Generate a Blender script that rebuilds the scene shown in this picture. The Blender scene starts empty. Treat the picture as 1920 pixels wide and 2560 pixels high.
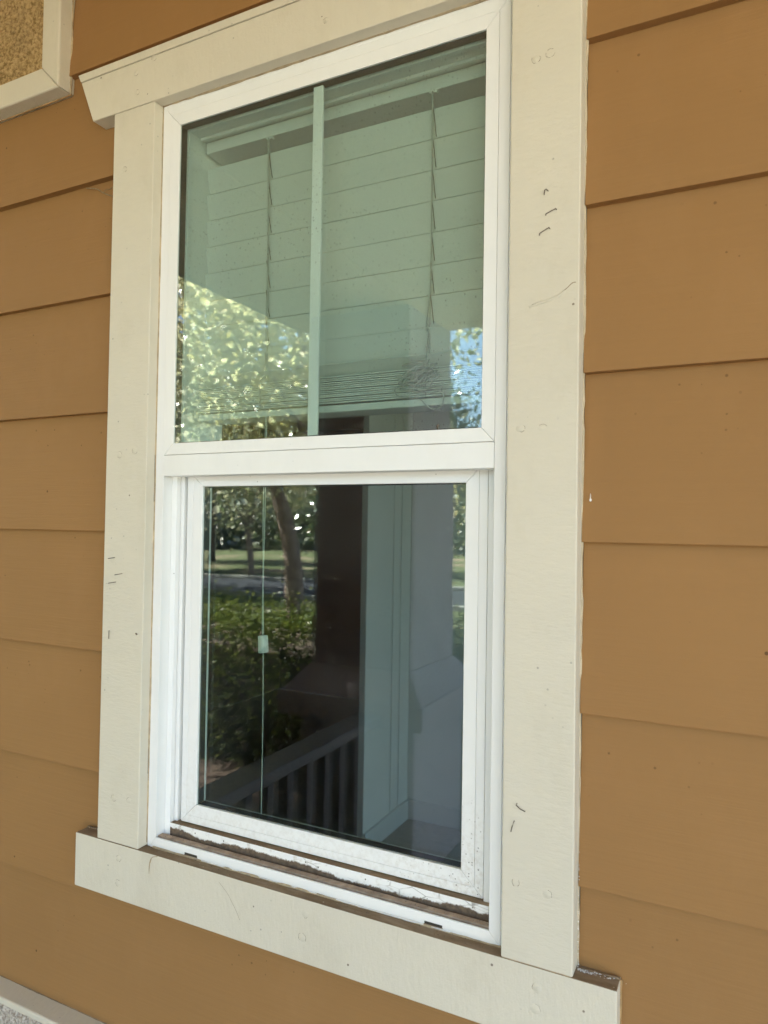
import bpy, bmesh, math, random
import numpy as np
from mathutils import Vector, Matrix

# ------------------------------------------------------------------ camera
scene = bpy.context.scene
C = scene.collection
R = math.radians
YAW, PITCH, ROLL = 0.46488, 0.02142, 0.01573
cam_data = bpy.data.cameras.new('camera')
cam = bpy.data.objects.new('camera', cam_data)
C.objects.link(cam)
_f = Vector((-math.sin(YAW) * math.cos(PITCH), math.cos(YAW) * math.cos(PITCH), math.sin(PITCH)))
_r = _f.cross(Vector((0, 0, 1))).normalized()
_u = _r.cross(_f)
_r2 = math.cos(ROLL) * _r + math.sin(ROLL) * _u
_u2 = -math.sin(ROLL) * _r + math.cos(ROLL) * _u
_m = Matrix((( _r2.x, _u2.x, -_f.x, 0.0), (_r2.y, _u2.y, -_f.y, -0.848), (_r2.z, _u2.z, -_f.z, 1.6642), (0, 0, 0, 1)))
cam.matrix_world = _m
cam_data.sensor_fit = 'VERTICAL'
cam_data.sensor_height = 36.0
cam_data.lens = 1775.0 / 2560.0 * 36.0
cam_data.clip_start = 0.02
cam_data.clip_end = 2000
# phone lens: 3.8 mm entrance pupil focused on the window frame
cam_data.dof.use_dof = True
cam_data.dof.focus_distance = 1.10
cam_data.dof.aperture_fstop = cam_data.lens / 3.8
scene.camera = cam

# ------------------------------------------------------------------ sky, sun, exposure
SUN_EL, SUN_AZ = R(56), R(172)        # azimuth measured from +X towards +Y: high, from the left, a little behind the house wall
world = bpy.data.worlds.new('World')
scene.world = world
world.use_nodes = True
wn = world.node_tree
sky = wn.nodes.new('ShaderNodeTexSky')
sky.sky_type = 'NISHITA'
sky.sun_disc = False
sky.sun_elevation = SUN_EL
sky.sun_rotation = R(90) - SUN_AZ
sky.air_density = 1.0
sky.dust_density = 0.6
bgn = wn.nodes['Background']
bgn.inputs['Strength'].default_value = 0.053
wn.links.new(sky.outputs['Color'], bgn.inputs['Color'])

sun_data = bpy.data.lights.new('sun', 'SUN')
sun_data.energy = 5.0
sun_data.angle = R(0.53)
sun_data.color = (1.0, 0.95, 0.87)
sun = bpy.data.objects.new('sun', sun_data)
C.objects.link(sun)
sun_dir = Vector((math.cos(SUN_EL) * math.cos(SUN_AZ), math.cos(SUN_EL) * math.sin(SUN_AZ), math.sin(SUN_EL)))
sun.rotation_euler = sun_dir.to_track_quat('Z', 'Y').to_euler()
sun.location = (-8, 3, 12)

scene.view_settings.view_transform = 'Standard'
scene.view_settings.look = 'None'
scene.view_settings.exposure = 3.87
scene.view_settings.gamma = 1.0
scene.view_settings.use_curve_mapping = False
scene.render.engine = 'CYCLES'
cy = scene.cycles
cy.use_denoising = True
cy.max_bounces = 10
cy.diffuse_bounces = 6
cy.glossy_bounces = 5
cy.transmission_bounces = 6
cy.transparent_max_bounces = 32
cy.sample_clamp_indirect = 8.0
cy.caustics_reflective = False
cy.caustics_refractive = False

rng = np.random.default_rng(7)
random.seed(7)

# ------------------------------------------------------------------ material helpers
class NT:
    def __init__(self, name):
        self.m = bpy.data.materials.new(name)
        self.m.use_nodes = True
        self.t = self.m.node_tree
        self.t.nodes.clear()
        self.out = self.t.nodes.new('ShaderNodeOutputMaterial')
        self.co = self.t.nodes.new('ShaderNodeTexCoord').outputs['Object']
    def n(self, kind, **kw):
        nd = self.t.nodes.new(kind)
        for k, v in kw.items():
            if k.startswith('_'):
                setattr(nd, k[1:], v)
            else:
                self.set(nd.inputs[k.replace('__', ' ')], v)
        return nd
    def set(self, sock, v):
        if isinstance(v, bpy.types.NodeSocket):
            self.t.links.new(v, sock)
        else:
            if sock.type == 'RGBA' and len(v) == 3:
                v = (*v, 1)
            sock.default_value = v
    def math(self, op, a, b=0.0, c=0.0):
        nd = self.t.nodes.new('ShaderNodeMath')
        nd.operation = op
        self.set(nd.inputs[0], a); self.set(nd.inputs[1], b); self.set(nd.inputs[2], c)
        return nd.outputs[0]
    def mapping(self, scale=(1, 1, 1), loc=(0, 0, 0)):
        nd = self.n('ShaderNodeMapping', Vector=self.co)
        nd.inputs['Scale'].default_value = scale
        nd.inputs['Location'].default_value = loc
        return nd.outputs[0]
    def noise(self, scale, detail=4, rough=0.55, vec=None, dist=0.0):
        return self.n('ShaderNodeTexNoise', Vector=vec if vec is not None else self.co, Scale=scale, Detail=detail, Roughness=rough, Distortion=dist).outputs[0]
    def ramp(self, fac, lo, hi):
        nd = self.n('ShaderNodeMapRange', Value=fac)
        nd.inputs[1].default_value = lo; nd.inputs[2].default_value = hi
        nd.clamp = True
        return nd.outputs[0]
    def mix(self, fac, a, b):
        nd = self.t.nodes.new('ShaderNodeMix')
        nd.data_type = 'RGBA'
        self.set(nd.inputs[0], fac); self.set(nd.inputs[6], a); self.set(nd.inputs[7], b)
        return nd.outputs[2]
    def specks(self, scale, radius, keep, vec=None):
        v = self.n('ShaderNodeTexVoronoi', Vector=vec if vec is not None else self.co, Scale=scale)
        sep = self.n('ShaderNodeSeparateColor', Color=v.outputs['Color'])
        rad = self.math('MULTIPLY', sep.outputs[1], radius)
        inside = self.math('LESS_THAN', v.outputs['Distance'], rad)
        pick = self.math('GREATER_THAN', sep.outputs[0], 1 - keep)
        return self.math('MULTIPLY', inside, pick)
    def bump(self, height, strength, dist=0.001, normal=None):
        nd = self.n('ShaderNodeBump', Height=height, Strength=strength, Distance=dist)
        if normal is not None:
            self.set(nd.inputs['Normal'], normal)
        return nd.outputs[0]
    def principled(self, color, rough, normal=None, spec=0.5):
        p = self.n('ShaderNodeBsdfPrincipled', Base__Color=color, Roughness=rough)
        p.inputs['Specular IOR Level'].default_value = spec
        if normal is not None:
            self.set(p.inputs['Normal'], normal)
        self.t.links.new(p.outputs[0], self.out.inputs[0])
        return p

def simple(name, col, rough=0.6, var=0.12, vscale=8, bump=0.0, bscale=80, spec=0.4, bdist=0.002):
    t = NT(name)
    n1 = t.noise(vscale)
    c = t.mix(t.ramp(n1, 0.3, 0.7), tuple(x * (1 - var) for x in col), tuple(min(1, x * (1 + var)) for x in col))
    nrm = t.bump(t.noise(bscale, 5), bump, bdist) if bump else None
    t.principled(c, rough, nrm, spec)
    return t.m

def paint(name, col, grain=(1, 1, 1), rough=0.5, speck=0.10, speck_scale=55, speck_col=(0.10, 0.075, 0.05), var=0.05, bump=0.25, fine=900, stain=None, stain_amt=0.25, gscale=60, spec=0.3):
    """painted board: faint colour drift, brush / sawn grain relief, small dark flecks"""
    t = NT(name)
    big = t.noise(2.2, 3)
    c = t.mix(t.ramp(big, 0.3, 0.7), tuple(x * (1 - var) for x in col), tuple(min(1, x * (1 + var)) for x in col))
    obr = t.n('ShaderNodeObjectInfo').outputs['Random']
    c = t.mix(t.math('MULTIPLY', obr, 0.5), c, tuple(x * (1 - var * 2.2) for x in col))
    gv = t.mapping(grain)
    streak = t.ramp(t.noise(gscale * 0.5, 5, 0.7, gv), 0.35, 0.75)
    c = t.mix(t.math('MULTIPLY', streak, 0.10), c, tuple(x * 0.78 for x in col))
    g = t.noise(gscale, 6, 0.6, gv)
    if stain is not None:
        s = t.math('MULTIPLY', t.ramp(t.noise(9, 6, 0.65, t.mapping((1, 1, 0.6), (3, 1, 2))), 0.52, 0.78), stain_amt)
        c = t.mix(s, c, stain)
    sp = t.specks(speck_scale, 0.075, speck)
    c = t.mix(t.math('MULTIPLY', sp, 0.85), c, speck_col)
    sp2 = t.specks(speck_scale * 2.4, 0.15, min(0.5, speck * 1.6), t.mapping((1, 1, 1), (5, 2, 9)))
    # clustered pin-holes only where a broad noise allows
    gate = t.ramp(t.noise(9, 3, 0.5, t.mapping((1, 1, 1), (1, 7, 3))), 0.50, 0.60)
    c = t.mix(t.math('MULTIPLY', t.math('MULTIPLY', sp2, gate), 0.7), c, tuple(x * 0.45 for x in col))
    h = t.math('ADD', t.math('MULTIPLY', g, 0.8), t.math('MULTIPLY', t.noise(fine, 3), 0.2))
    nrm = t.bump(h, bump, 0.0025)
    rg = t.math('ADD', t.math('MULTIPLY', g, 0.15), rough - 0.07)
    t.principled(c, rg, nrm, spec)
    return t.m

M = {}
SID = (0.312, 0.169, 0.064)
TRIM = (0.645, 0.595, 0.485)
VIN = (0.83, 0.835, 0.82)
M['siding'] = paint('siding_paint', SID, (0.12, 1, 2.5), 0.68, 0.16, 34, (0.10, 0.05, 0.02), 0.05, 0.28, 420, (0.36, 0.20, 0.085), 0.30, 70, 0.15)
M['trim_v'] = paint('trim_paint_upright', TRIM, (1.0, 1, 3.2), 0.6, 0.22, 45, (0.16, 0.12, 0.08), 0.04, 0.55, 500, (0.46, 0.40, 0.28), 0.34)
M['trim_h'] = paint('trim_paint_level', TRIM, (3.2, 1, 1.0), 0.6, 0.22, 45, (0.16, 0.12, 0.08), 0.04, 0.55, 500, (0.46, 0.40, 0.29), 0.36)
M['vinyl'] = paint('white_vinyl', VIN, (1, 1, 0.2), 0.38, 0.14, 70, (0.10, 0.08, 0.06), 0.02, 0.05, 400, (0.62, 0.58, 0.50), 0.16)
M['caulk'] = simple('old_caulk', (0.42, 0.33, 0.21), 0.7, 0.3, 60, 0.4, 300)
M['caulk_trim'] = simple('cream_caulk', (0.50, 0.42, 0.29), 0.7, 0.2, 60, 0.4, 300)
M['caulk_white'] = simple('white_caulk', (0.70, 0.69, 0.66), 0.6, 0.1, 60, 0.3, 300)
M['caulk_siding'] = simple('painted_caulk', (0.40, 0.25, 0.11), 0.6, 0.3, 50, 0.3, 300)
M['grit'] = simple('grit', (0.16, 0.115, 0.075), 0.9, 0.6, 400)
M['gap'] = simple('dark_joint', (0.05, 0.04, 0.03), 0.8, 0.3, 50)
M['spacer'] = simple('black_spacer', (0.012, 0.010, 0.009), 0.5, 0.2, 60)
M['rust'] = simple('rusty_steel', (0.13, 0.10, 0.075), 0.55, 0.4, 300)
M['ring'] = simple('nail_ring_grime', (0.27, 0.22, 0.15), 0.8, 0.35, 400)
M['crack'] = simple('crack_grime', (0.25, 0.19, 0.11), 0.85, 0.3, 300)
M['blind'] = simple('blind_white', (0.78, 0.77, 0.74), 0.45, 0.02, 6, 0.03, 200)
M['cord'] = simple('blind_cord', (0.50, 0.50, 0.47), 0.8, 0.08, 300)
M['interior_white'] = simple('interior_white_paint', (0.74, 0.74, 0.72), 0.5, 0.02, 5)
M['interior_wall'] = simple('interior_wall_paint', (0.80, 0.80, 0.77), 0.7, 0.03, 4, 0.05, 200)
M['room_dark'] = simple('darkened_room', (0.011, 0.008, 0.007), 0.6, 0.3, 6)  # near-black colour stands in for the unlit depth of the room
M['carpet'] = simple('beige_carpet', (0.44, 0.40, 0.35), 0.95, 0.1, 30, 0.4, 200)
M['core'] = simple('wall_core', (0.3, 0.28, 0.25), 0.8, 0.1, 6)
M['white_drop'] = simple('white_paint_drop', (0.8, 0.8, 0.78), 0.4, 0.02, 30)

def sill_dirt():
    t = NT('sill_dust')
    v = t.mapping((0.5, 1.5, 1))
    n1 = t.ramp(t.noise(60, 6, 0.65, v), 0.35, 0.65)
    n2 = t.ramp(t.noise(14, 5, 0.6, v), 0.42, 0.62)
    c = t.mix(n1, (0.235, 0.165, 0.098), (0.33, 0.25, 0.17))
    c = t.mix(t.math('MULTIPLY', n2, 0.6), c, (0.15, 0.10, 0.06))
    c = t.mix(t.math('MULTIPLY', t.specks(160, 0.2, 0.25), 0.8), c, (0.45, 0.38, 0.29))
    t.principled(c, 0.9, t.bump(t.noise(400, 5), 0.6, 0.001), 0.1)
    return t.m
M['dirt'] = sill_dirt()

M['track_dust'] = simple('pale_dust', (0.40, 0.31, 0.235), 0.9, 0.25, 70, 0.5, 400, 0.1, 0.001)
def ragged_riser():
    """white vinyl riser whose lower half carries a ragged brown dirt deposit"""
    t = NT('dirt_caked_vinyl')
    sep = t.n('ShaderNodeSeparateXYZ', Vector=t.co)
    n = t.noise(45, 6, 0.65, t.mapping((1, 0.4, 0.4)))
    nb = t.noise(7, 3, 0.5, t.mapping((1, 0.2, 0.2), (4, 0, 0)))
    line = t.math('ADD', t.math('MULTIPLY', t.math('SUBTRACT', n, 0.5), 0.014), t.math('MULTIPLY', t.math('SUBTRACT', nb, 0.5), 0.018))
    # the deposit climbs higher near the left jamb
    left = t.math('MULTIPLY', t.ramp(sep.outputs[0], -0.76, -0.80), 0.005)
    lim = t.math('ADD', t.math('ADD', 1.1675, line), left)
    fine_n = t.math('MULTIPLY', t.math('SUBTRACT', t.noise(260, 6, 0.7), 0.5), 0.006)
    dirty = t.ramp(t.math('SUBTRACT', t.math('ADD', lim, fine_n), sep.outputs[2]), -0.0012, 0.0010)
    brown = t.mix(t.ramp(t.noise(120, 5), 0.35, 0.65), (0.075, 0.045, 0.024), (0.16, 0.105, 0.062))
    white = t.mix(t.math('MULTIPLY', t.ramp(t.noise(80, 5), 0.55, 0.7), 0.5), VIN, (0.5, 0.45, 0.38))
    white = t.mix(t.math('MULTIPLY', t.specks(140, 0.22, 0.3), 0.9), white, (0.10, 0.08, 0.06))
    # hairline cracks and flaked spots in the white above the deposit
    ck = t.n('ShaderNodeTexVoronoi', Vector=t.mapping((0.6, 1, 1.6)), Scale=55, _feature='DISTANCE_TO_EDGE')
    crack = t.math('MULTIPLY', t.math('LESS_THAN', ck.outputs['Distance'], 0.035), t.ramp(t.noise(14, 4, 0.6), 0.56, 0.66))
    white = t.mix(t.math('MULTIPLY', crack, 0.5), white, (0.09, 0.07, 0.05))
    t.principled(t.mix(t.math('MULTIPLY', dirty, 0.96), white, brown), 0.7, t.bump(t.noise(300, 4), 0.3, 0.001), 0.3)
    return t.m
M['riser'] = ragged_riser()

def sash_vinyl():
    """vinyl of the lower sash: grime gathers towards its lower right corner"""
    t = NT('grimy_vinyl')
    sep = t.n('ShaderNodeSeparateXYZ', Vector=t.co)
    low = t.ramp(sep.outputs[2], 1.33, 1.175)
    right = t.ramp(sep.outputs[0], -0.45, -0.31)
    amt = t.math('ADD', t.math('MULTIPLY', low, 0.45), t.math('MULTIPLY', t.math('MULTIPLY', low, right), 0.55))
    n = t.ramp(t.noise(130, 6, 0.7), 0.45, 0.7)
    flecks = t.specks(230, 0.26, 0.55)
    c = t.mix(t.math('MULTIPLY', t.math('MULTIPLY', n, amt), 0.55), VIN, (0.42, 0.36, 0.28))
    c = t.mix(t.math('MULTIPLY', flecks, t.math('MULTIPLY', t.math('MULTIPLY', low, right), 0.9)), c, (0.10, 0.08, 0.06))
    c = t.mix(t.math('MULTIPLY', t.specks(70, 0.075, 0.12), 0.85), c, (0.10, 0.08, 0.06))
    t.principled(c, 0.4, t.bump(t.noise(400, 4), 0.05, 0.001), 0.35)
    return t.m
M['vinyl_sash'] = sash_vinyl()

def stucco():
    t = NT('stucco')
    n = t.noise(170, 5, 0.6)
    c = t.mix(t.ramp(n, 0.35, 0.6), (0.22, 0.14, 0.055), (0.50, 0.35, 0.17))
    c = t.mix(t.math('MULTIPLY', t.ramp(t.noise(12, 4), 0.5, 0.7), 0.3), c, (0.16, 0.12, 0.07))
    t.principled(c, 0.9, t.bump(n, 0.8, 0.004), 0.1)
    return t.m
M['stucco'] = stucco()
def stucco_pale():
    t = NT('stucco_pale')
    n = t.noise(170, 5, 0.6)
    c = t.mix(t.ramp(n, 0.35, 0.6), (0.26, 0.21, 0.17), (0.62, 0.56, 0.48))
    t.principled(c, 0.9, t.bump(n, 0.9, 0.005), 0.1)
    return t.m
M['stucco_pale'] = stucco_pale()

def glass(name, tint, f0, dust):
    t = NT(name)
    lw = t.n('ShaderNodeLayerWeight', Blend=0.5)
    p5 = t.math('POWER', lw.outputs['Facing'], 5.0)
    fr = t.math('ADD', t.math('MULTIPLY', p5, 1 - f0), f0)
    tr = t.n('ShaderNodeBsdfTransparent', Color=tint)
    gl = t.n('ShaderNodeBsdfGlossy', Color=(1, 0.97, 1), Roughness=0.0, Normal=t.bump(t.noise(9, 2, 0.4), 0.10, 0.0016))
    mx = t.n('ShaderNodeMixShader', Fac=fr)
    t.t.links.new(tr.outputs[0], mx.inputs[1]); t.t.links.new(gl.outputs[0], mx.inputs[2])
    res = mx.outputs[0]
    if dust:
        # dust film and dried droplet marks on the outer face
        df = t.n('ShaderNodeBsdfDiffuse', Color=(0.62, 0.62, 0.60))
        gate = t.ramp(t.noise(3.2, 3, 0.5, t.mapping((1, 1, 1), (2, 0, 5))), 0.36, 0.60)
        d1 = t.math('MULTIPLY', t.specks(190, 0.23, 0.5, t.mapping((1, 1, 0.7))), gate)
        d2 = t.specks(60, 0.05, 0.16)
        film = t.math('MULTIPLY', t.ramp(t.noise(5, 5), 0.4, 0.8), 0.018)
        f = t.math('MINIMUM', t.math('ADD', t.math('ADD', t.math('MULTIPLY', d1, dust), t.math('MULTIPLY', d2, 0.3)), film), 0.8)
        mx2 = t.n('ShaderNodeMixShader', Fac=f)
        t.t.links.new(res, mx2.inputs[1]); t.t.links.new(df.outputs[0], mx2.inputs[2])
        res = mx2.outputs[0]
    t.t.links.new(res, t.out.inputs[0])
    return t.m
M['glass_out'] = glass('window_glass', (0.85, 0.922, 0.895), 0.066, 0.26)
M['glass_in'] = glass('inner_window_glass', (0.95, 0.97, 0.965), 0.055, 0.0)

# ------------------------------------------------------------------ mesh helpers
def link(name, me, mats, parent=None):
    o = bpy.data.objects.new(name, me)
    C.objects.link(o)
    if not isinstance(mats, (list, tuple)):
        mats = [mats]
    for m in mats:
        me.materials.append(M[m] if isinstance(m, str) else m)
    if parent is not None:
        o.parent = parent
        if parent.parent is None:
            o.location = -parent.location
        else:
            o.location = (0, 0, 0)
    return o

def thing(name, loc, label, cat, group=None):
    o = bpy.data.objects.new(name, None)
    o.empty_display_size = 0.05
    C.objects.link(o)
    o.location = loc
    o['label'] = label; o['category'] = cat; o['kind'] = 'thing'
    if group: o['group'] = group
    return o

def part(name, parent):
    o = bpy.data.objects.new(name, None)
    o.empty_display_size = 0.03
    C.objects.link(o)
    o.parent = parent
    o.location = -parent.location
    return o

def tag(o, label=None, cat=None, group=None, kind=None):
    if label: o['label'] = label
    if cat: o['category'] = cat
    if group: o['group'] = group
    if kind: o['kind'] = kind
    return o

def finish(bm, name, bevel=0.0, seg=2, smooth=False):
    bmesh.ops.recalc_face_normals(bm, faces=bm.faces)
    if bevel > 0:
        es = [e for e in bm.edges if len(e.link_faces) == 2 and e.calc_face_angle(0) > 0.5]
        bmesh.ops.bevel(bm, geom=es, offset=bevel, segments=seg, profile=0.5, affect='EDGES', clamp_overlap=True)
    me = bpy.data.meshes.new(name)
    bm.to_mesh(me); bm.free()
    if smooth:
        for p in me.polygons: p.use_smooth = True
    return me

def box(name, x, y, z, mat, parent=None, bevel=0.001, seg=2):
    bm = bmesh.new()
    vs = [bm.verts.new((x[i], y[j], z[k])) for i in (0, 1) for j in (0, 1) for k in (0, 1)]
    for f in ((0, 1, 3, 2), (4, 6, 7, 5), (0, 4, 5, 1), (2, 3, 7, 6), (0, 2, 6, 4), (1, 5, 7, 3)):
        bm.faces.new([vs[i] for i in f])
    return link(name, finish(bm, name, bevel, seg), mat, parent)

def prism_y(name, pts, y, mat, parent=None, bevel=0.0):
    """polygon in XZ extruded from y[0] to y[1]"""
    bm = bmesh.new()
    a = [bm.verts.new((p[0], y[0], p[1])) for p in pts]
    b = [bm.verts.new((p[0], y[1], p[1])) for p in pts]
    bm.faces.new(a); bm.faces.new(b[::-1])
    n = len(pts)
    for i in range(n):
        bm.faces.new((a[i], b[i], b[(i + 1) % n], a[(i + 1) % n]))
    return link(name, finish(bm, name, bevel), mat, parent)

def prism_x(name, pts, x, mat, parent=None, bevel=0.0, nseg=1, wob=0.0):
    """polygon in YZ extruded along X"""
    bm = bmesh.new()
    rings = []
    for s in range(nseg + 1):
        xx = x[0] + (x[1] - x[0]) * s / nseg
        rings.append([bm.verts.new((xx, p[0], p[1] + (random.uniform(-wob, wob) if wob else 0))) for p in pts])
    n = len(pts)
    bm.faces.new(rings[0]); bm.faces.new(rings[-1][::-1])
    for a, b in zip(rings[:-1], rings[1:]):
        for i in range(n):
            bm.faces.new((a[i], b[i], b[(i + 1) % n], a[(i + 1) % n]))
    return link(name, finish(bm, name, bevel), mat, parent)

def ring(name, outer, inner, y, mat, parent=None):
    """rectangular ring in XZ (x0,x1,z0,z1), extruded in Y, one body"""
    bm = bmesh.new()
    def loop(r, yy): return [bm.verts.new((xx, yy, zz)) for xx, zz in ((r[0], r[2]), (r[1], r[2]), (r[1], r[3]), (r[0], r[3]))]
    o0, i0, o1, i1 = loop(outer, y[0]), loop(inner, y[0]), loop(outer, y[1]), loop(inner, y[1])
    for k in range(4):
        j = (k + 1) % 4
        bm.faces.new((o0[k], o0[j], i0[j], i0[k])); bm.faces.new((o1[k], i1[k], i1[j], o1[j]))
        bm.faces.new((o0[k], o1[k], o1[j], o0[j])); bm.faces.new((i0[k], i0[j], i1[j], i1[k]))
    return link(name, finish(bm, name, 0), mat, parent)

def mitred(name, o, i, y, mat, parent, bevel=0.0006, gap=0.00025):
    """four mitred members between outer rect o and inner rect i (x0,x1,z0,z1)"""
    oc = [(o[0], o[2]), (o[1], o[2]), (o[1], o[3]), (o[0], o[3])]
    ic = [(i[0], i[2]), (i[1], i[2]), (i[1], i[3]), (i[0], i[3])]
    res = []
    for k in range(4):
        j = (k + 1) % 4
        q = [Vector(oc[k]), Vector(oc[j]), Vector(ic[j]), Vector(ic[k])]
        along = (q[1] - q[0]).normalized()
        q[0] += along * gap; q[3] += along * gap; q[1] -= along * gap; q[2] -= along * gap
        res.append(prism_y(name, q, y, mat, parent, bevel))
    return res

def tube(bm, pts, rad, n=6, closed=False):
    """tube through 3-D points; rad is a number or one per point"""
    pts = [Vector(p) for p in pts]
    rs = rad if isinstance(rad, (list, tuple)) else [rad] * len(pts)
    rings = []
    up = Vector((0.31, 0.17, 0.93)).normalized()
    for k, p in enumerate(pts):
        a = pts[max(0, k - 1)]; b = pts[min(len(pts) - 1, k + 1)]
        d = (b - a)
        d = d.normalized() if d.length > 1e-9 else Vector((0, 0, 1))
        s = d.cross(up)
        if s.length < 0.05: s = d.cross(Vector((1, 0, 0)))
        s.normalize(); t2 = d.cross(s)
        rings.append([bm.verts.new(p + (math.cos(2 * math.pi * q / n) * s + math.sin(2 * math.pi * q / n) * t2) * rs[k]) for q in range(n)])
    for a, b in zip(rings[:-1], rings[1:]):
        for q in range(n):
            bm.faces.new((a[q], b[q], b[(q + 1) % n], a[(q + 1) % n]))
    bm.faces.new(rings[0][::-1]); bm.faces.new(rings[-1])

def tube_obj(name, pts, rad, mat, parent=None, n=6):
    bm = bmesh.new()
    tube(bm, pts, rad, n)
    return link(name, finish(bm, name, 0, smooth=True), mat, parent)

def smooth_path(pts, k=6):
    """Catmull-Rom through the points"""
    P = [Vector(p) for p in pts]
    out = []
    for i in range(len(P) - 1):
        p0 = P[max(i - 1, 0)]; p1 = P[i]; p2 = P[i + 1]; p3 = P[min(i + 2, len(P) - 1)]
        for s in range(k):
            t = s / k
            out.append(0.5 * ((2 * p1) + (p2 - p0) * t + (2 * p0 - 5 * p1 + 4 * p2 - p3) * t * t + (-p0 + 3 * p1 - 3 * p2 + p3) * t ** 3))
    out.append(P[-1])
    return out

def bead(name, a, b, r, mat, parent, jitter=0.4, step=0.012, seed=1, off=0.0):
    """hand-run caulk bead from a to b with uneven thickness"""
    rd = random.Random(seed)
    a, b = Vector(a), Vector(b)
    n = max(4, int((b - a).length / step))
    pts, rs = [], []
    w = 0.0
    for k in range(n + 1):
        w = 0.7 * w + rd.uniform(-1, 1)
        p = a.lerp(b, k / n) + Vector((rd.uniform(-1, 1), rd.uniform(-1, 1), rd.uniform(-1, 1))) * r * 0.18
        pts.append(p); rs.append(max(r * 0.25, r * (1 + jitter * 0.5 * w)))
    return tube_obj(name, pts, rs, mat, parent, 7)

def stuff_mesh(name, verts, faces, mat, parent=None):
    me = bpy.data.meshes.new(name)
    me.from_pydata(verts, [], faces)
    me.update()
    return link(name, me, mat, parent)

# ------------------------------------------------------------------ key dimensions (metres; porch floor at z = 0, trim face at y = 0)
FX0, FX1, FZ0, FZ1 = -0.8538, -0.2578, 1.1440, 2.3535      # vinyl frame outline
CX0, CX1 = -0.9450, -0.1710                                # outer edges of the side casings
LAP = 0.20485
SID_Y = 0.023

# ------------------------------------------------------------------ siding wall
siding = thing('siding_wall', (-0.5, 0.05, 0.8), 'ochre brown painted lap siding wall around the window', 'wall')
WX0, WX1 = -16.0, 5.0
def board(x0, x1, z, parent, seed):
    rd = random.Random(seed)
    t = 0.0130
    y0 = SID_Y + rd.uniform(-0.0004, 0.0004)
    pts = [(y0, z), (y0 + 0.0125, z + LAP + 0.010), (y0 + 0.0155, z + LAP + 0.010), (y0 + t, z)]
    return prism_x('siding_board', pts, (x0, x1), 'siding', parent, 0.0007)
for k in range(-4, 9):
    z = 1.65 + k * LAP
    # board k covers z .. z+LAP ; window trim spans z 1.0567 .. 2.4405
    if z + LAP <= 1.06 or z >= 2.44:
        board(WX0, WX1, z, siding, k)
    elif z < 1.06:
        board(WX0, CX0 - 0.0008, z, siding, k); board(CX1 + 0.0008, WX1, z, siding, k + 40)
    else:
        board(WX0, CX0 - 0.0008, z, siding, k); board(CX1 + 0.0008, WX1, z, siding, k + 40)
# fillers right above the head trim and below the sill trim where a board is interrupted
zk = 1.65 - 3 * LAP
prism_x('siding_board', [(SID_Y + 0.0002, zk), (SID_Y + 0.004, zk + 0.06), (SID_Y + 0.0135, zk + 0.06), (SID_Y + 0.0097, zk)], (CX0 - 0.0006, CX1 + 0.0006), 'siding', siding, 0.0008)
zt = 1.65 + 3 * LAP
prism_x('siding_board', [(SID_Y + 0.0108, 2.4425), (SID_Y + 0.0126, zt + LAP + 0.012), (SID_Y + 0.0153, zt + LAP + 0.012), (SID_Y + 0.0153, 2.4425)], (CX0 - 0.0005, CX1 + 0.0005), 'siding', siding, 0.0)
# wall core behind the boards, with the window opening
ring('wall_core', (WX0, WX1, -0.4, 3.3), (FX0 + 0.002, FX1 - 0.002, FZ0 + 0.002, FZ1 - 0.002), (0.039, 0.14), 'core', siding)
# upper storey and roof added out of view to shade the porch and hedge
box('shade_storey', (WX0, WX1), (0.045, 7.8), (3.301, 7.2), 'siding', siding, 0.0)
prism_x('shade_roof', [(-0.5, 7.1), (3.9, 9.6), (8.3, 7.1), (8.3, 6.95), (-0.5, 6.95)], (WX0 - 0.4, WX1 + 0.4), 'core', siding, 0)
# hairline crack in the painted siding left of the window
tube_obj('paint_crack', smooth_path([(-1.0424, 0.0285, 2.259), (-1.0172, 0.0287, 2.2525), (-0.9991, 0.029, 2.2418), (-0.9872, 0.0292, 2.2359), (-0.9775, 0.0293, 2.2318)], 4), 0.0009, 'crack', siding, 5)
tube_obj('paint_crack', smooth_path([(-1.000, 0.0287, 2.2425), (-0.992, 0.0289, 2.247), (-0.985, 0.0289, 2.2455), (-0.975, 0.0289, 2.249)], 4), 0.0005, 'crack', siding, 5)
tube_obj('paint_drip', [(-0.1606, 0.0248, 1.7085), (-0.1606, 0.0247, 1.703), (-0.1606, 0.0246, 1.7005), (-0.1606, 0.0246, 1.699)], [0.0003, 0.0006, 0.0017, 0.0006], 'white_drop', siding, 8)

# ------------------------------------------------------------------ window: casing boards
win = thing('window', (-0.556, 0.0, 1.0567), 'white vinyl single hung window with cream wooden casing boards', 'window')
CB = 0.036   # back of casing
sc_l = box('side_casing', (CX0, -0.8542), (0.0, CB), (1.1452, 2.3520), 'trim_v', win, 0.0016)
sc_r = box('side_casing', (-0.2574, CX1), (0.0, CB), (1.1452, 2.3520), 'trim_v', win, 0.0016)
# head casing, ends raked outwards, thin cap strip on top
head = prism_y('head_casing', [(-0.9955, 2.3526), (-0.1165, 2.3526), (-0.0855, 2.4275), (-1.0265, 2.4275)], (-0.0005, CB), 'trim_h', win, 0.0013)
cap = prism_y('cap_strip', [(-1.0262, 2.4280), (-0.0858, 2.4280), (-0.0795, 2.4412), (-1.0330, 2.4412)], (-0.0022, CB), 'trim_h', head, 0.0010)
sill = box('sill_casing', (-0.9948, -0.1216), (-0.0004, CB), (1.0567, 1.1446), ['trim_h', 'dirt'], win, 0.0014)
for p in sill.data.polygons:
    if p.normal.z > 0.8: p.material_index = 1
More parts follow.
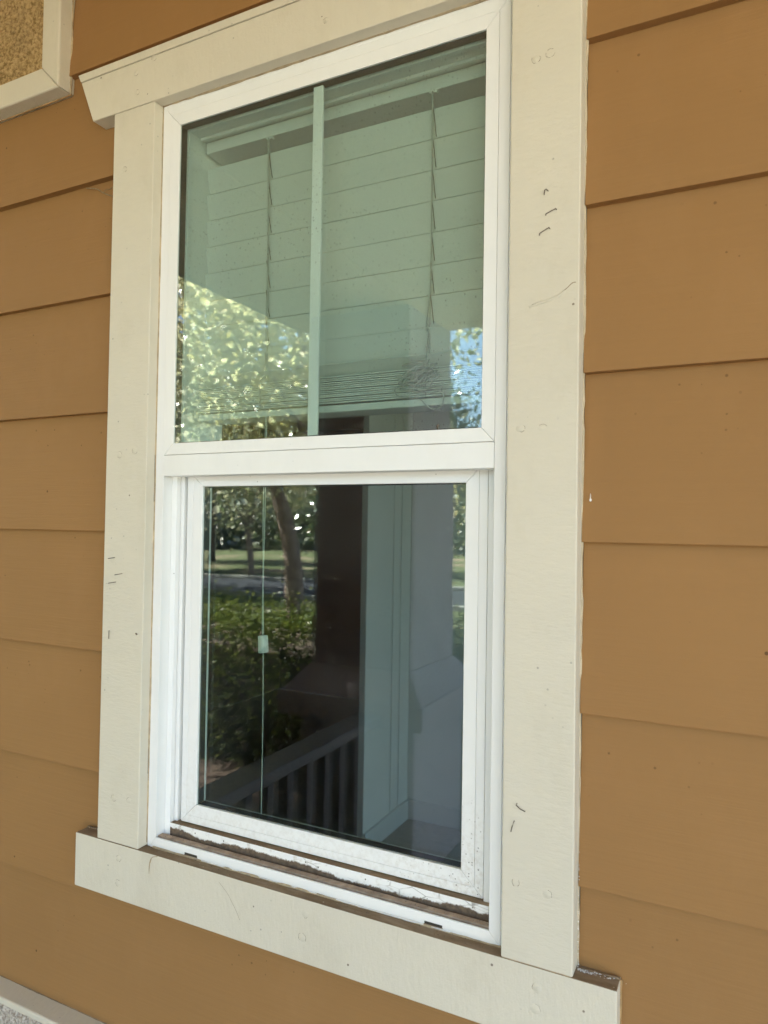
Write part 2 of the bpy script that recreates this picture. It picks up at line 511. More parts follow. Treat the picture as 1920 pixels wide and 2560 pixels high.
# dust on the top faces of the casing cap too
# filled nail heads with a grimy ring round each
def nail(x, z, parent, r=0.0050, yy=-0.0006, seed=0):
    rd = random.Random(seed)
    bm = bmesh.new()
    # filled, painted-over head: a shallow uneven mound
    n, rings = 14, 4
    rows = []
    hgt = rd.uniform(0.0005, 0.0011)
    ex, ez = rd.uniform(0.85, 1.2), rd.uniform(0.85, 1.1)
    cxo, czo = rd.uniform(-0.3, 0.3), rd.uniform(-0.3, 0.3)
    for j in range(rings):
        q = (j + 1) / rings
        rows.append([bm.verts.new((x + r * q * ex * math.cos(2 * math.pi * k / n), yy + 0.0006 - hgt * (1 - q ** 2) * (1 + 0.3 * cxo * math.cos(2 * math.pi * k / n)), z + r * q * ez * math.sin(2 * math.pi * k / n))) for k in range(n)])
    c = bm.verts.new((x, yy + 0.0006 - hgt, z))
    for k in range(n):
        bm.faces.new((c, rows[0][k], rows[0][(k + 1) % n]))
        for j in range(rings - 1):
            bm.faces.new((rows[j][k], rows[j + 1][k], rows[j + 1][(k + 1) % n], rows[j][(k + 1) % n]))
    nf = len(bm.faces)
    # broken hairline of grime round part of it
    a0 = rd.uniform(0, 6.28)
    for piece in range(rd.choice((1, 2, 2, 3))):
        span = rd.uniform(0.7, 2.2)
        pts = []
        for k in range(9):
            a = a0 + span * k / 8
            rr = r * (1 + rd.uniform(-0.06, 0.08))
            pts.append((x + rr * ex * math.cos(a), yy + 0.0005, z + rr * ez * math.sin(a)))
        tube(bm, pts, [0.00012 + 0.00026 * rd.random() for _ in pts], 5)
        a0 += span + rd.uniform(0.3, 1.2)
    bm.faces.ensure_lookup_table()
    for f in bm.faces[nf:]: f.material_index = 1
    o = link('nail_head', finish(bm, 'nail_head', 0, smooth=True), ['trim_v', 'ring'], parent)
    return o
for q, (x, z) in enumerate([(-0.2264, 2.2415), (-0.2087, 2.2439), (-0.2405, 1.7876), (-0.213, 1.7868), (-0.2399, 1.2385), (-0.2016, 1.2335)]): nail(x, z, sc_r, seed=q)
for q, (x, z) in enumerate([(-0.9189, 2.2527), (-0.9144, 1.7767), (-0.8805, 1.7821), (-0.9096, 1.2166), (-0.875, 1.2185)]): nail(x, z, sc_l, seed=q + 10)
for q, (x, z) in enumerate([(-0.8967, 2.4093), (-0.8939, 2.3757), (-0.53, 2.3836), (-0.8574, 2.4236)]): nail(x, z, head, 0.0045, -0.0011, seed=q + 20)
for q, (x, z) in enumerate([(-0.8948, 1.1225), (-0.8953, 1.0834), (-0.5381, 1.1247), (-0.542, 1.0918), (-0.2123, 1.1212), (-0.2144, 1.0963)]): nail(x, z, sill, 0.0056, -0.001, seed=q + 30)
# rusty staples left in the casing
def staple(pts, parent, r=0.0006):
    P = [(pts[0][0], 0.003, pts[0][1])] + [(x, -0.0012, z) for x, z in pts] + [(pts[-1][0], 0.003, pts[-1][1])]
    tube_obj('staple', P, r, 'rust', parent, 6)
staple([(-0.2141, 2.0714), (-0.2136, 2.0760), (-0.2118, 2.0772), (-0.2096, 2.0745)], sc_r)
staple([(-0.2119, 2.0455), (-0.2119, 2.0465), (-0.1999, 2.0511), (-0.1994, 2.0502)], sc_r)
staple([(-0.2195, 2.0225), (-0.2193, 2.0240), (-0.2074, 2.0296), (-0.2071, 2.0282)], sc_r)
staple([(-0.2392, 1.3330), (-0.2401, 1.3313), (-0.2350, 1.3275), (-0.2292, 1.3257)], sc_r)
staple([(-0.2461, 1.2985), (-0.2448, 1.3040), (-0.2423, 1.3117)], sc_r)
staple([(-0.9334, 1.6055), (-0.9197, 1.6072)], sc_l)
staple([(-0.9179, 1.579), (-0.9017, 1.5817)], sc_l)
staple([(-0.932, 1.5646), (-0.9157, 1.5673)], sc_l)
staple([(-0.9276, 1.4868), (-0.9281, 1.474)], sc_l)
staple([(-0.8680, 1.4868), (-0.8664, 1.4858)], sc_l, 0.0012)
# checked paint and drips
tube_obj('paint_crack', smooth_path([(-0.2279, 0.0002, 1.9382), (-0.2205, 0.0002, 1.9402), (-0.2084, 0.0002, 1.9425), (-0.1964, 0.0002, 1.9463), (-0.1869, 0.0002, 1.9522), (-0.1799, 0.0002, 1.958), (-0.1752, 0.0002, 1.9587)], 5),
         0.0006, 'crack', sc_r, 5)
tube_obj('paint_ridge', smooth_path([(-0.2310, 0.0014, 1.9355), (-0.2205, 0.0008, 1.9385), (-0.2084, 0.0008, 1.9410), (-0.1964, 0.0010, 1.9448), (-0.1880, 0.0014, 1.950)], 5), 0.0022, 'trim_v', sc_r, 8)
tube_obj('paint_crack', smooth_path([(-0.6897, -0.0002, 1.1331), (-0.6729, -0.0002, 1.1195), (-0.6640, -0.0002, 1.1080), (-0.6577, -0.0002, 1.1), (-0.6501, -0.0002, 1.0875)], 4), 0.0004, 'crack', sill, 5)
tube_obj('paint_drip', smooth_path([(-0.812, -0.0003, 1.1438), (-0.8227, -0.0004, 1.1402), (-0.8265, -0.0004, 1.1330), (-0.8282, -0.0004, 1.1254), (-0.8287, -0.0004, 1.1128)], 4), [0.0007] * 6 + [0.0013] * 4 + [0.0009] * 5 + [0.0004] * 2, 'caulk', sill, 6)

# ------------------------------------------------------------------ window: vinyl frame
FY = 0.019
LX0, LX1, LZ1 = -0.8355, -0.2790, 2.3325       # frame inner edge
LZ0 = 1.1612
frame = part('frame', win)
# upright and top members run the full depth of the wall, bottom member is the front dam of the sill
mem = mitred('frame_member', (FX0 + 0.0064, FX1 - 0.0064, FZ0 + 0.0006, FZ1 - 0.0064), (LX0, LX1, LZ0, LZ1), (FY, 0.0216), 'vinyl', frame, 0.0005)
for xa, xb in ((FX0 + 0.0004, FX0 + 0.0062), (FX1 - 0.0062, FX1 - 0.0004)):
    box('frame_flange', (xa, xb), (0.0196, 0.0220), (FZ0 + 0.0006, FZ1 - 0.0004), 'vinyl', frame, 0.0009)
box('frame_flange', (FX0 + 0.0066, FX1 - 0.0066), (0.0196, 0.0220), (FZ1 - 0.0062, FZ1 - 0.0004), 'vinyl', frame, 0.0009)
ring('jamb_liner', (FX0 + 0.0006, FX1 - 0.0006, FZ0 + 0.0008, FZ1 - 0.0006), (LX0 - 0.0018, LX1 + 0.0018, 1.1560, LZ1 + 0.0018), (0.0222, 0.1400), 'vinyl', frame)
# tracks beside the lower sash
for sx in (0, 1):
    def mx(x): return x if sx == 0 else (FX0 + FX1) - x
    a, b = sorted((mx(-0.8370), mx(-0.8265)))
    box('track_stop', (a, b), (0.0405, 0.0500), (1.1575, 1.7500), 'vinyl', frame, 0.0010)
    a, b = sorted((mx(-0.8370), mx(-0.8205 if sx == 0 else -0.8148)))
    box('track_stop', (a, b), (0.0515 if sx == 0 else 0.0502, 0.1050), (1.1575, 1.7500), 'vinyl', frame, 0.0008)
    a, b = sorted((mx(-0.8370), mx(-0.8165)))
    box('jamb_step', (a, b), (0.0370, 0.1390), (1.7505, LZ1 + 0.0016), 'vinyl', frame, 0.0008)
    a, b = sorted((mx(-0.8163), mx(-0.8137)))
    box('jamb_fin', (a, b), (0.0375, 0.0460), (1.7955, 2.3120), 'vinyl', frame, 0.0006)
box('head_liner', (LX0 - 0.0016, LX1 + 0.0016), (0.0372, 0.1388), (2.3135, LZ1 + 0.0016), 'vinyl', frame, 0.0008)
box('head_fin', (-0.8130, -0.2985), (0.0375, 0.0460), (2.3095, 2.3133), 'vinyl', frame, 0.0006)
box('head_fin', (-0.8130, -0.2985), (0.0640, 0.0700), (2.3085, 2.3133), 'vinyl', frame, 0.0006)
# stepped sill behind the front dam
shelf = prism_x('sill_step', [(0.0410, 1.1545), (0.0410, 1.1790), (0.0730, 1.1790), (0.0730, 1.1545)], (-0.8260, -0.2865), ['riser', 'dirt'], frame, 0.0006)
for p in shelf.data.polygons:
    if p.normal.z > 0.8: p.material_index = 1
box('sill_floor', (-0.8370, -0.2776), (0.0222, 0.0408), (1.1525, 1.1562), 'dirt', frame, 0)
prism_x('screen_track', [(0.0268, 1.1564), (0.0268, 1.1613), (0.0275, 1.1617), (0.0360, 1.1618), (0.0365, 1.1606), (0.0365, 1.1564)], (-0.8368, -0.2778), 'track_dust', frame, 0)
prism_x('track_lip', [(0.0258, 1.1564), (0.0258, 1.1619), (0.0266, 1.1619), (0.0266, 1.1564)], (-0.8368, -0.2778), 'track_dust', frame, 0)
gg = random.Random(31)
gv_, gf_ = [], []
def crumb(p, r):
    b0 = len(gv_)
    for dx, dy, dz in ((1, 0, 0), (-1, 0, 0), (0, 1, 0), (0, -1, 0), (0, 0, 1), (0, 0, -1)):
        q = r * gg.uniform(0.5, 1.2)
        gv_.append((p[0] + dx * q, p[1] + dy * q, p[2] + dz * q * 0.7))
    for a, b, c in ((0, 2, 4), (2, 1, 4), (1, 3, 4), (3, 0, 4), (2, 0, 5), (1, 2, 5), (3, 1, 5), (0, 3, 5)):
        gf_.append((b0 + a, b0 + b, b0 + c))
for _ in range(420):
    side = gg.random()
    x = gg.uniform(-0.832, -0.282) if side < 0.6 else (-0.282 - abs(gg.gauss(0, 0.03)) if side < 0.8 else -0.832 + abs(gg.gauss(0, 0.03)))
    w = gg.random()
    if w < 0.40: p = (x, gg.uniform(0.0365, 0.0405), 1.1570)
    elif w < 0.62: p = (x, gg.uniform(0.0270, 0.0355), 1.1622)
    elif w < 0.80: p = (x, gg.uniform(0.0425, 0.0510), 1.1794)
    else: p = (x, gg.uniform(0.0040, 0.0180), 1.1450)
    crumb(p, gg.uniform(0.0003, 0.0011))
grit = stuff_mesh('grit', gv_, gf_, 'grit', frame)
grit['kind'] = 'stuff'
gv_, gf_ = [], []
for _ in range(70):
    crumb((-0.1690 + abs(gg.gauss(0, 0.018)), gg.uniform(0.0170, 0.0225), 1.1452), gg.uniform(0.0004, 0.0016))
for _ in range(50):
    crumb((CX1 + 0.0018, gg.uniform(0.0190, 0.0230), 1.146 + abs(gg.gauss(0, 0.05))), gg.uniform(0.0003, 0.0012))
crumbs = stuff_mesh('caulk_crumbs', gv_, gf_, 'caulk_white', sill)
crumbs['kind'] = 'stuff'
# weep slots in the front dam
for x0 in (-0.7742, -0.3663):
    box('weep_slot', (x0, x0 + 0.0250), (0.01865, 0.0188), (1.1478, 1.1512), 'gap', frame, 0)
    box('weep_lip', (x0 - 0.0008, x0 + 0.0258), (0.0185, 0.0191), (1.1470, 1.1477), 'dirt', frame, 0)
box('track_gap_shade', (-0.8366, -0.2780), (0.0218, 0.0257), (1.1563, 1.1570), 'gap', frame, 0)  # dark strip paints in the shade of a deeper groove
# open joints where the caulk has shrunk away
box('joint_gap', (-0.8546, -0.8534), (0.0176, 0.0188), (1.7000, 1.7760), 'gap', frame, 0)
box('joint_gap', (-0.8545, -0.8535), (0.0177, 0.0188), (1.2600, 1.4100), 'gap', frame, 0)
bead('caulk_bead', (-0.2578, 0.0150, 1.4900), (-0.2578, 0.0150, 1.6300), 0.0022, 'caulk', frame, 0.9, 0.007, 27)
# caulk round the frame
bead('caulk_bead', (-0.8541, 0.0192, 1.150), (-0.8541, 0.0192, 2.352), 0.0014, 'caulk', frame, 0.5, 0.018, 3)
bead('caulk_bead', (-0.8530, 0.0190, 2.3530), (-0.2590, 0.0190, 2.3530), 0.0022, 'caulk', frame, 0.5, 0.014, 4)
bead('caulk_bead', (-0.8400, 0.0185, 1.1452), (-0.2590, 0.0185, 1.1452), 0.0016, 'caulk', frame, 0.7, 0.010, 5)
bead('caulk_bead', (-0.7400, 0.0182, 1.1460), (-0.3300, 0.0182, 1.1460), 0.0011, 'caulk_white', frame, 0.6, 0.012, 6)
bead('caulk_bead', (-0.2590, 0.0180, 1.1480), (-0.2590, 0.0180, 1.2600), 0.0034, 'caulk_white', frame, 0.7, 0.014, 7)
bead('caulk_bead', (-0.2585, 0.0170, 1.2600), (-0.2585, 0.0170, 2.3400), 0.0018, 'caulk_white', frame, 0.4, 0.02, 8)
# painted caulk where the boards meet the casing
bead('caulk_bead', (CX1 + 0.0002, 0.0270, 1.1460), (CX1 + 0.0002, 0.0270, 2.3500), 0.0019, 'caulk_trim', sc_r, 0.7, 0.012, 9)
bead('caulk_bead', (CX0 - 0.0002, 0.0275, 1.1460), (CX0 - 0.0002, 0.0275, 2.3500), 0.0022, 'caulk_siding', sc_l, 0.6, 0.012, 10)
bead('caulk_bead', (CX1 - 0.002, 0.0012, 1.1452), (-0.2560, 0.0012, 1.1452), 0.0010, 'caulk', sill, 0.7, 0.010, 12)
bead('caulk_bead', (CX1 + 0.003, 0.0240, 1.1450), (-0.1225, 0.0240, 1.1450), 0.0013, 'dirt', sill, 1.0, 0.006, 13)
bead('caulk_bead', (-0.1214, 0.0250, 1.060), (-0.1214, 0.0250, 1.1440), 0.0026, 'caulk_siding', sill, 0.6, 0.012, 14)
bead('caulk_bead', (-0.9940, 0.0240, 1.1450), (-0.9470, 0.0240, 1.1450), 0.0010, 'dirt', sill, 1.0, 0.006, 15)
bead('caulk_bead', (-1.0320, 0.0240, 2.4418), (-0.0810, 0.0240, 2.4418), 0.0022, 'caulk_siding', head, 0.7, 0.010, 16)

# ------------------------------------------------------------------ window: upper sash (fixed)
UG = (-0.8155, -0.2970, 1.7940, 2.3125)
up = part('upper_sash', win)
mitred('glazing_bead', (LX0 + 0.0004, LX1 - 0.0004, 1.7756, LZ1 - 0.0004), UG, (0.0183, 0.0362), 'vinyl', up, 0.0008)
box('pane', (UG[0] - 0.003, UG[1] + 0.003), (0.0195, 0.0210), (UG[2] - 0.003, UG[3] + 0.003), 'glass_out', up, 0)
box('pane', (UG[0] - 0.003, UG[1] + 0.003), (0.0337, 0.0352), (UG[2] - 0.003, UG[3] + 0.003), 'glass_in', up, 0)
def spacers(g, y, parent, w=0.0012):
    e = 0.0003
    box('spacer_bar', (g[0] + e, g[0] + w), y, (g[2] + e, g[3] - e), 'spacer', parent, 0)
    box('spacer_bar', (g[1] - w, g[1] - e), y, (g[2] + e, g[3] - e), 'spacer', parent, 0)
    box('spacer_bar', (g[0] + w, g[1] - w), y, (g[2] + e, g[2] + w), 'spacer', parent, 0)
    box('spacer_bar', (g[0] + w, g[1] - w), y, (g[3] - w, g[3] - e), 'spacer', parent, 0)
spacers(UG, (0.0212, 0.0335), up)
box('muntin', (-0.5650, -0.5485), (0.0245, 0.0295), (UG[2] + 0.0015, UG[3] - 0.0018), 'vinyl', up, 0.0012)
# meeting rail
box('meeting_rail', (LX0 + 0.0004, LX1 - 0.0004), (0.0178, 0.0450), (1.7412, 1.7750), 'vinyl', win, 0.0012)

# ------------------------------------------------------------------ window: lower sash (sliding)
LG = (-0.7820, -0.3290, 1.2120, 1.7258)
lo = part('lower_sash', win)
mitred('sash_member', (-0.8140, -0.2980, 1.1805, 1.7560), (-0.8020, -0.3100, 1.1925, 1.7440), (0.0520, 0.0730), 'vinyl_sash', lo, 0.0008)
mitred('glazing_bead', (-0.8017, -0.3103, 1.1928, 1.7437), LG, (0.0515, 0.0725), 'vinyl_sash', lo, 0.0010)
box('pane', (LG[0] - 0.003, LG[1] + 0.003), (0.0545, 0.0560), (LG[2] - 0.003, LG[3] + 0.003), 'glass_out', lo, 0)
box('pane', (LG[0] - 0.003, LG[1] + 0.003), (0.0692, 0.0707), (LG[2] - 0.003, LG[3] + 0.003), 'glass_in', lo, 0)
spacers(LG, (0.0562, 0.0690), lo)
box('sash_latch', (-0.7700, -0.7600), (0.0735, 0.0800), (1.4700, 1.4880), 'spacer', lo, 0.0010)
# interior stool
box('stool', (-0.8600, -0.2500), (0.0735, 0.1050), (1.1790, 1.1985), 'interior_white', win, 0.003)
# dead insect resting against the upper glass
bug = bmesh.new()
tube(bug, [(-0.3583, 0.0192, 1.7950), (-0.3577, 0.0186, 1.7975), (-0.3572, 0.0190, 1.8002), (-0.3575, 0.0194, 1.8020)], [0.0006, 0.0013, 0.0012, 0.0004], 7)
for s in (-1, 1):
    for q in range(3):
        tube(bug, [(-0.3576, 0.0190, 1.7970 + q * 0.0012), (-0.3576 + s * 0.0020, 0.0190, 1.7980 + q * 0.0013), (-0.3576 + s * 0.0026, 0.0194, 1.7962 + q * 0.0014)], 0.0002, 4)
tag(link('insect', finish(bug, 'insect', 0, smooth=True), 'rust'), 'tiny dead brown insect at the bottom of the upper glass', 'insect')

# ------------------------------------------------------------------ blind
blind = thing('window_blind', (-0.556, 0.095, 1.8365), 'white slatted blind behind the upper glass, half raised', 'blind')
BX0, BX1 = -0.8130, -0.2990
box('head_rail', (BX0, BX1), (0.0790, 0.1330), (2.2925, 2.3120), 'blind', blind, 0.0012)
def slat_mesh(x0, x1, w=0.0495, t=0.0021, crown=-0.0014):
    """slat lying flat, centred on its own length; slightly crowned"""
    bm = bmesh.new()
    prof = [(-w / 2 + w * k / 8, crown * (1 - ((k - 4) / 4) ** 2)) for k in range(9)]
    pts = [(a, b) for a, b in prof] + [(a, b - t) for a, b in reversed(prof)]
    A = [bm.verts.new((x0, a, b)) for a, b in pts]
    B = [bm.verts.new((x1, a, b)) for a, b in pts]
    n = len(pts)
    bm.faces.new(A); bm.faces.new(B[::-1])
    for k in range(n):
        f = bm.faces.new((A[k], B[k], B[(k + 1) % n], A[(k + 1) % n]))
    bmesh.ops.recalc_face_normals(bm, faces=bm.faces)
    me = bpy.data.meshes.new('slat'); bm.to_mesh(me); bm.free()
    me.materials.append(M['blind'])
    return me
SL = slat_mesh((BX0 - BX1) / 2, (BX1 - BX0) / 2)
SLF = slat_mesh((BX0 - BX1) / 2, (BX1 - BX0) / 2, 0.0495, 0.0018, 0.0003)
xc = (BX0 + BX1) / 2
def slat(y, z, tilt, rz=0.0, me=None):
    o = bpy.data.objects.new('slat', me or SL)
    C.objects.link(o); o.parent = blind
    o.location = Vector((xc, y, z)) - blind.location
    o.rotation_euler = (tilt, 0, rz)
    return o
rd = random.Random(3)
tops = [2.2680, 2.2235, 2.1785, 2.1335, 2.0878, 2.0405, 1.9968]
for k, zt_ in enumerate(tops):     # nearly closed: upper edge towards the glass, lower edge towards the room
    zn = tops[k + 1] if k + 1 < len(tops) else 1.9510
    g_ = 0.0072
    zb = zn + g_ * (zn - 1.664) / 0.94 + 0.0009
    w_ = (zt_ - zb) / math.sin(R(80))
    o = slat(0.0850 + g_ / 2, (zt_ + zb) / 2, R(-80 + rd.uniform(-0.5, 0.5)))
    o.scale = (1, w_ / 0.0495, 1)
slat(0.0930, 1.9290, R(-62))
slat(0.0960, 1.9000, R(-28))
for k in range(14):
    slat(0.0965 + rd.uniform(-0.0015, 0.0015), 1.8915 - k * 0.00305, R(rd.uniform(-0.7, 0.7)), R(rd.uniform(-0.04, 0.04)), SLF)
box('bottom_rail', (BX0, BX1), (0.0715, 0.1215), (1.8365, 1.8475), 'blind', blind, 0.002)
# ladder cords: outer and inner runs with the cross rungs hidden by the slats
for cx in (-0.6850, -0.3980):
    box('cord_guide', (cx - 0.0050, cx + 0.0070), (0.0800, 0.0860), (2.2895, 2.2930), 'blind', blind, 0.0005)
    pts = [(cx, 0.0795, 2.2920)]
    for zt_ in tops + [1.9500, 1.9050]:
        pts.append((cx + rd.uniform(-0.0006, 0.0006), 0.0830, zt_ + 0.001))
    pts.append((cx, 0.0700, 1.8950)); pts.append((cx, 0.0705, 1.8480))
    tube_obj('ladder_cord', pts, 0.0011, 'cord', blind, 6)
    for zt_ in tops:
        tube_obj('ladder_loop', smooth_path([(cx + 0.0008, 0.0800, zt_ + 0.003), (cx + 0.0032, 0.0800, zt_ - 0.012), (cx + 0.0042, 0.0830, zt_ - 0.030), (cx + 0.0046, 0.0860, zt_ - 0.040)], 3), 0.0006, 'gap', blind, 5)
# lift cord with its tangle by the right ladder
T = [(-0.3973, 2.2900), (-0.3965, 2.15), (-0.3958, 2.0183), (-0.4022, 1.9501), (-0.3979, 1.947), (-0.3961, 1.9127), (-0.3947, 1.9012), (-0.407, 1.8995), (-0.4289, 1.8974), (-0.4307, 1.8958), (-0.4008, 1.8961), (-0.3915, 1.8896), (-0.3853, 1.8834), (-0.4004, 1.8733), (-0.4253, 1.8724), (-0.4192, 1.8834), (-0.3944, 1.8841), (-0.4003, 1.8676), (-0.4221, 1.8664), (-0.4095, 1.8597), (-0.3848, 1.854), (-0.3698, 1.8585), (-0.3759, 1.8629), (-0.4002, 1.8591), (-0.4189, 1.8633), (-0.441, 1.862), (-0.4376, 1.852), (-0.4124, 1.8485), (-0.4012, 1.8438), (-0.3937, 1.8359), (-0.3845, 1.8303), (-0.3725, 1.8346), (-0.3678, 1.8427), (-0.3685, 1.8512), (-0.3728, 1.8571)]
P3 = [(x, (0.0790 if z > 1.94 else 0.0655 + 0.0030 * math.sin(1.7 * k)), z) for k, (x, z) in enumerate(T)]
tube_obj('lift_cord', smooth_path(P3, 5), 0.0011, 'cord', blind, 6)
# extra loops of the same tangle
for q in range(7):
    c0 = Vector((-0.405 + rd.uniform(-0.012, 0.010), 0.064, 1.876 + rd.uniform(-0.010, 0.010)))
    pts = []
    for k in range(9):
        a = 2 * math.pi * k / 8 + q
        pts.append(c0 + Vector((0.020 * math.cos(a) + 0.004 * math.sin(3 * a), 0.003 * math.sin(2 * a), 0.008 * math.sin(a) + 0.008 * math.cos(a))))
    tube_obj('cord_loop', smooth_path(pts, 4), 0.0010, 'cord', blind, 5)
# pull cord on the left with its tassel
box_z = 1.4753
tube_obj('pull_cord', smooth_path([(-0.6845, 0.078, 2.285), (-0.6800, 0.0800, 1.93), (-0.6815, 0.0800, 1.70), (-0.6800, 0.0805, 1.60), (-0.6795, 0.0800, 1.545), (-0.6785, 0.0800, 1.4880)], 6), 0.0008, 'cord', blind, 6)
tube_obj('pull_cord', smooth_path([(-0.6835, 0.079, 2.285), (-0.6790, 0.0800, 1.93), (-0.6780, 0.0800, 1.68), (-0.6792, 0.0805, 1.59), (-0.6780, 0.0800, 1.545), (-0.6760, 0.0800, 1.4880)], 6), 0.0008, 'cord', blind, 6)
tube_obj('pull_cord', smooth_path([(-0.6762, 0.0800, 1.4630), (-0.6745, 0.0800, 1.36), (-0.6738, 0.080, 1.20)], 6), 0.0008, 'cord', blind, 6)
bm = bmesh.new()
tube(bm, [(-0.6775, 0.0800, 1.4890), (-0.6774, 0.0800, 1.4882), (-0.6757, 0.0800, 1.4628), (-0.6756, 0.0800, 1.4620)], [0.0066, 0.0078, 0.0082, 0.0070], 18)
link('tassel', finish(bm, 'tassel', 0, smooth=True), 'blind', blind)

# ------------------------------------------------------------------ stucco trim panels on the wall
def rough_sheet(name, x, z, y, n, amp, mat, parent, seed):
    g = np.random.default_rng(seed)
    nx, nz = n
    a = g.normal(size=(nx + 1, nz + 1))
    for _ in range(1):
        a = (a + np.roll(a, 1, 0) + np.roll(a, -1, 0) + np.roll(a, 1, 1) + np.roll(a, -1, 1)) / 3.0
    vs = [(x[0] + (x[1] - x[0]) * i / nx, y - amp * float(a[i, j]), z[0] + (z[1] - z[0]) * j / nz) for i in range(nx + 1) for j in range(nz + 1)]
    fs = [(i * (nz + 1) + j, (i + 1) * (nz + 1) + j, (i + 1) * (nz + 1) + j + 1, i * (nz + 1) + j + 1) for i in range(nx) for j in range(nz)]
    return stuff_mesh(name, vs, fs, mat, parent)
sp = thing('stucco_block', (-1.45, 0.03, 2.435), 'tan stucco block framed in cream trim, upper left corner above the siding', 'stucco block')
px0, px1, pz0, pz1 = -1.95, -1.0865, 2.4385, 2.697
tw = 0.0455
mitred('panel_trim', (px0, px1, pz0, pz1), (px0 + tw, px1 - tw, pz0 + tw, pz1 - tw), (0.0, 0.036), 'trim_h', sp, 0.003, 0.0004)
rough_sheet('stucco_face', (px0 + tw + 0.0005, px1 - tw - 0.0005), (pz0 + tw + 0.0005, pz1 - tw - 0.0005), 0.004, (230, 70), 0.0016, 'stucco', sp, 3)
bead('caulk_bead', (px0, 0.028, pz0 - 0.0005), (px1, 0.028, pz0 - 0.0005), 0.0016, 'caulk_siding', sp, 0.6, 0.012, 21)
bead('caulk_bead', (px1 + 0.0005, 0.0265, pz0), (px1 + 0.0005, 0.0265, pz1), 0.0020, 'caulk', sp, 0.6, 0.012, 22)

wt = thing('stucco_wainscot', (-1.0, 0.02, 0.0), 'pale stucco base ledge with cream cap at the lower left corner', 'ledge')
capw = box('cap_trim', (WX0, 4.9), (-0.016, 0.034), (0.8190, 0.8310), ['trim_h', 'dirt'], wt, 0.003)
rough_sheet('stucco_face', (-2.4, -0.4), (0.45, 0.8188), -0.0110, (500, 90), 0.0018, 'stucco_pale', wt, 5)
box('stucco_base', (WX0, 4.9), (-0.006, 0.034), (0.004, 0.8185), 'stucco_pale', wt, 0.002)
bead('grime_line', (-2.2, 0.0225, 0.8312), (-0.3, 0.0225, 0.8312), 0.0009, 'dirt', wt, 0.9, 0.007, 23)

# ------------------------------------------------------------------ room behind the window
def struct(o):
    o['kind'] = 'structure'; return o
RX0, RX1, RY1, RZ1 = -4.2, 1.5, 5.2, 2.62
struct(box('interior_floor', (RX0, RX1), (0.1402, RY1), (-0.05, 0.0), 'carpet', None, 0))
struct(box('interior_ceiling', (RX0, RX1), (0.1402, RY1), (RZ1, RZ1 + 0.06), 'interior_wall', None, 0))
iw = struct(box('interior_wall', (-1.70, RX1), (2.90, 3.00), (0.001, RZ1 - 0.001), 'interior_wall', None, 0))
box('baseboard', (-1.698, RX1), (2.884, 2.8995), (0.001, 0.11), 'interior_white', iw, 0.003)
stub = struct(box('interior_wall', (-1.735, -1.7005), (2.36, 2.8995), (0.001, RZ1 - 0.001), 'interior_wall', None, 0.002))
box('baseboard', (-1.700, -1.686), (2.362, 2.884), (0.001, 0.11), 'interior_white', stub, 0.003)
for y in (2.66, 2.76):
    box('door_casing', (-1.700, -1.694), (y, y + 0.035), (0.112, 2.55), 'interior_wall', stub, 0.005)
struct(box('interior_wall', (RX0 - 0.1, RX0), (0.1402, RY1), (0.001, RZ1), 'room_dark', None, 0))  # walls coloured near-black so this side of the room stays dark
struct(box('interior_wall', (RX0, RX1), (RY1, RY1 + 0.1), (0.001, RZ1), 'room_dark', None, 0))
# right-hand wall of the room with its own window opening
def wall_x(name, x, oy, oz, mat):
    bm = bmesh.new()
    o = (0.1402, RY1 + 0.1, 0.001, RZ1)
    i = (oy[0], oy[1], oz[0], oz[1])
    def loop(r, xx): return [bm.verts.new((xx, a, b)) for a, b in ((r[0], r[2]), (r[1], r[2]), (r[1], r[3]), (r[0], r[3]))]
    o0, i0, o1, i1 = loop(o, x[0]), loop(i, x[0]), loop(o, x[1]), loop(i, x[1])
    for k in range(4):
        j = (k + 1) % 4
        bm.faces.new((o0[k], o0[j], i0[j], i0[k])); bm.faces.new((o1[k], i1[k], i1[j], o1[j]))
        bm.faces.new((o0[k], o1[k], o1[j], o0[j])); bm.faces.new((i0[k], i0[j], i1[j], i1[k]))
    return link(name, finish(bm, name, 0), mat)
struct(wall_x('interior_wall', (RX1, RX1 + 0.14), (0.35, 2.80), (0.15, 2.52), 'interior_wall'))

# ------------------------------------------------------------------ porch
M['concrete'] = simple('porch_concrete', (0.24, 0.225, 0.22), 0.85, 0.15, 5, 0.2, 120)
M['ceiling'] = simple('porch_ceiling_paint', (0.86, 0.68, 0.41), 0.6, 0.04, 4, 0.05, 200)
M['trim_out'] = simple('porch_trim_paint', (0.60, 0.50, 0.36), 0.6, 0.06, 4, 0.1, 200)
M['rail_paint'] = simple('rail_paint', (0.11, 0.095, 0.105), 0.6, 0.08, 6)
M['column'] = simple('column_stucco', (0.33, 0.28, 0.325), 0.85, 0.12, 6, 0.6, 150, 0.2, 0.004)
M['roof'] = simple('roof_shingle', (0.10, 0.085, 0.075), 0.9, 0.3, 20, 0.5, 60)
struct(box('porch_floor', (-2.05, 2.3), (-2.75, -0.0045), (-0.36, 0.0), 'concrete', None, 0.01))
roof = thing('porch_canopy', (0.0, -1.4, 2.61), 'tan boarded porch roof over the window, seen reflected in the glass', 'roof')
nb = 9
for k in range(nb):
    y0 = -2.049 + k * (2.049 / nb)
    box('ceiling_board', (-1.358, 2.3), (y0 + 0.0008, y0 + 2.049 / nb - 0.0008), (2.7015, 2.720), 'ceiling', roof, 0.001)
box('beam', (-2.08, -1.36), (-2.59, 0.0), (2.70, 2.979), 'ceiling', roof, 0.006)
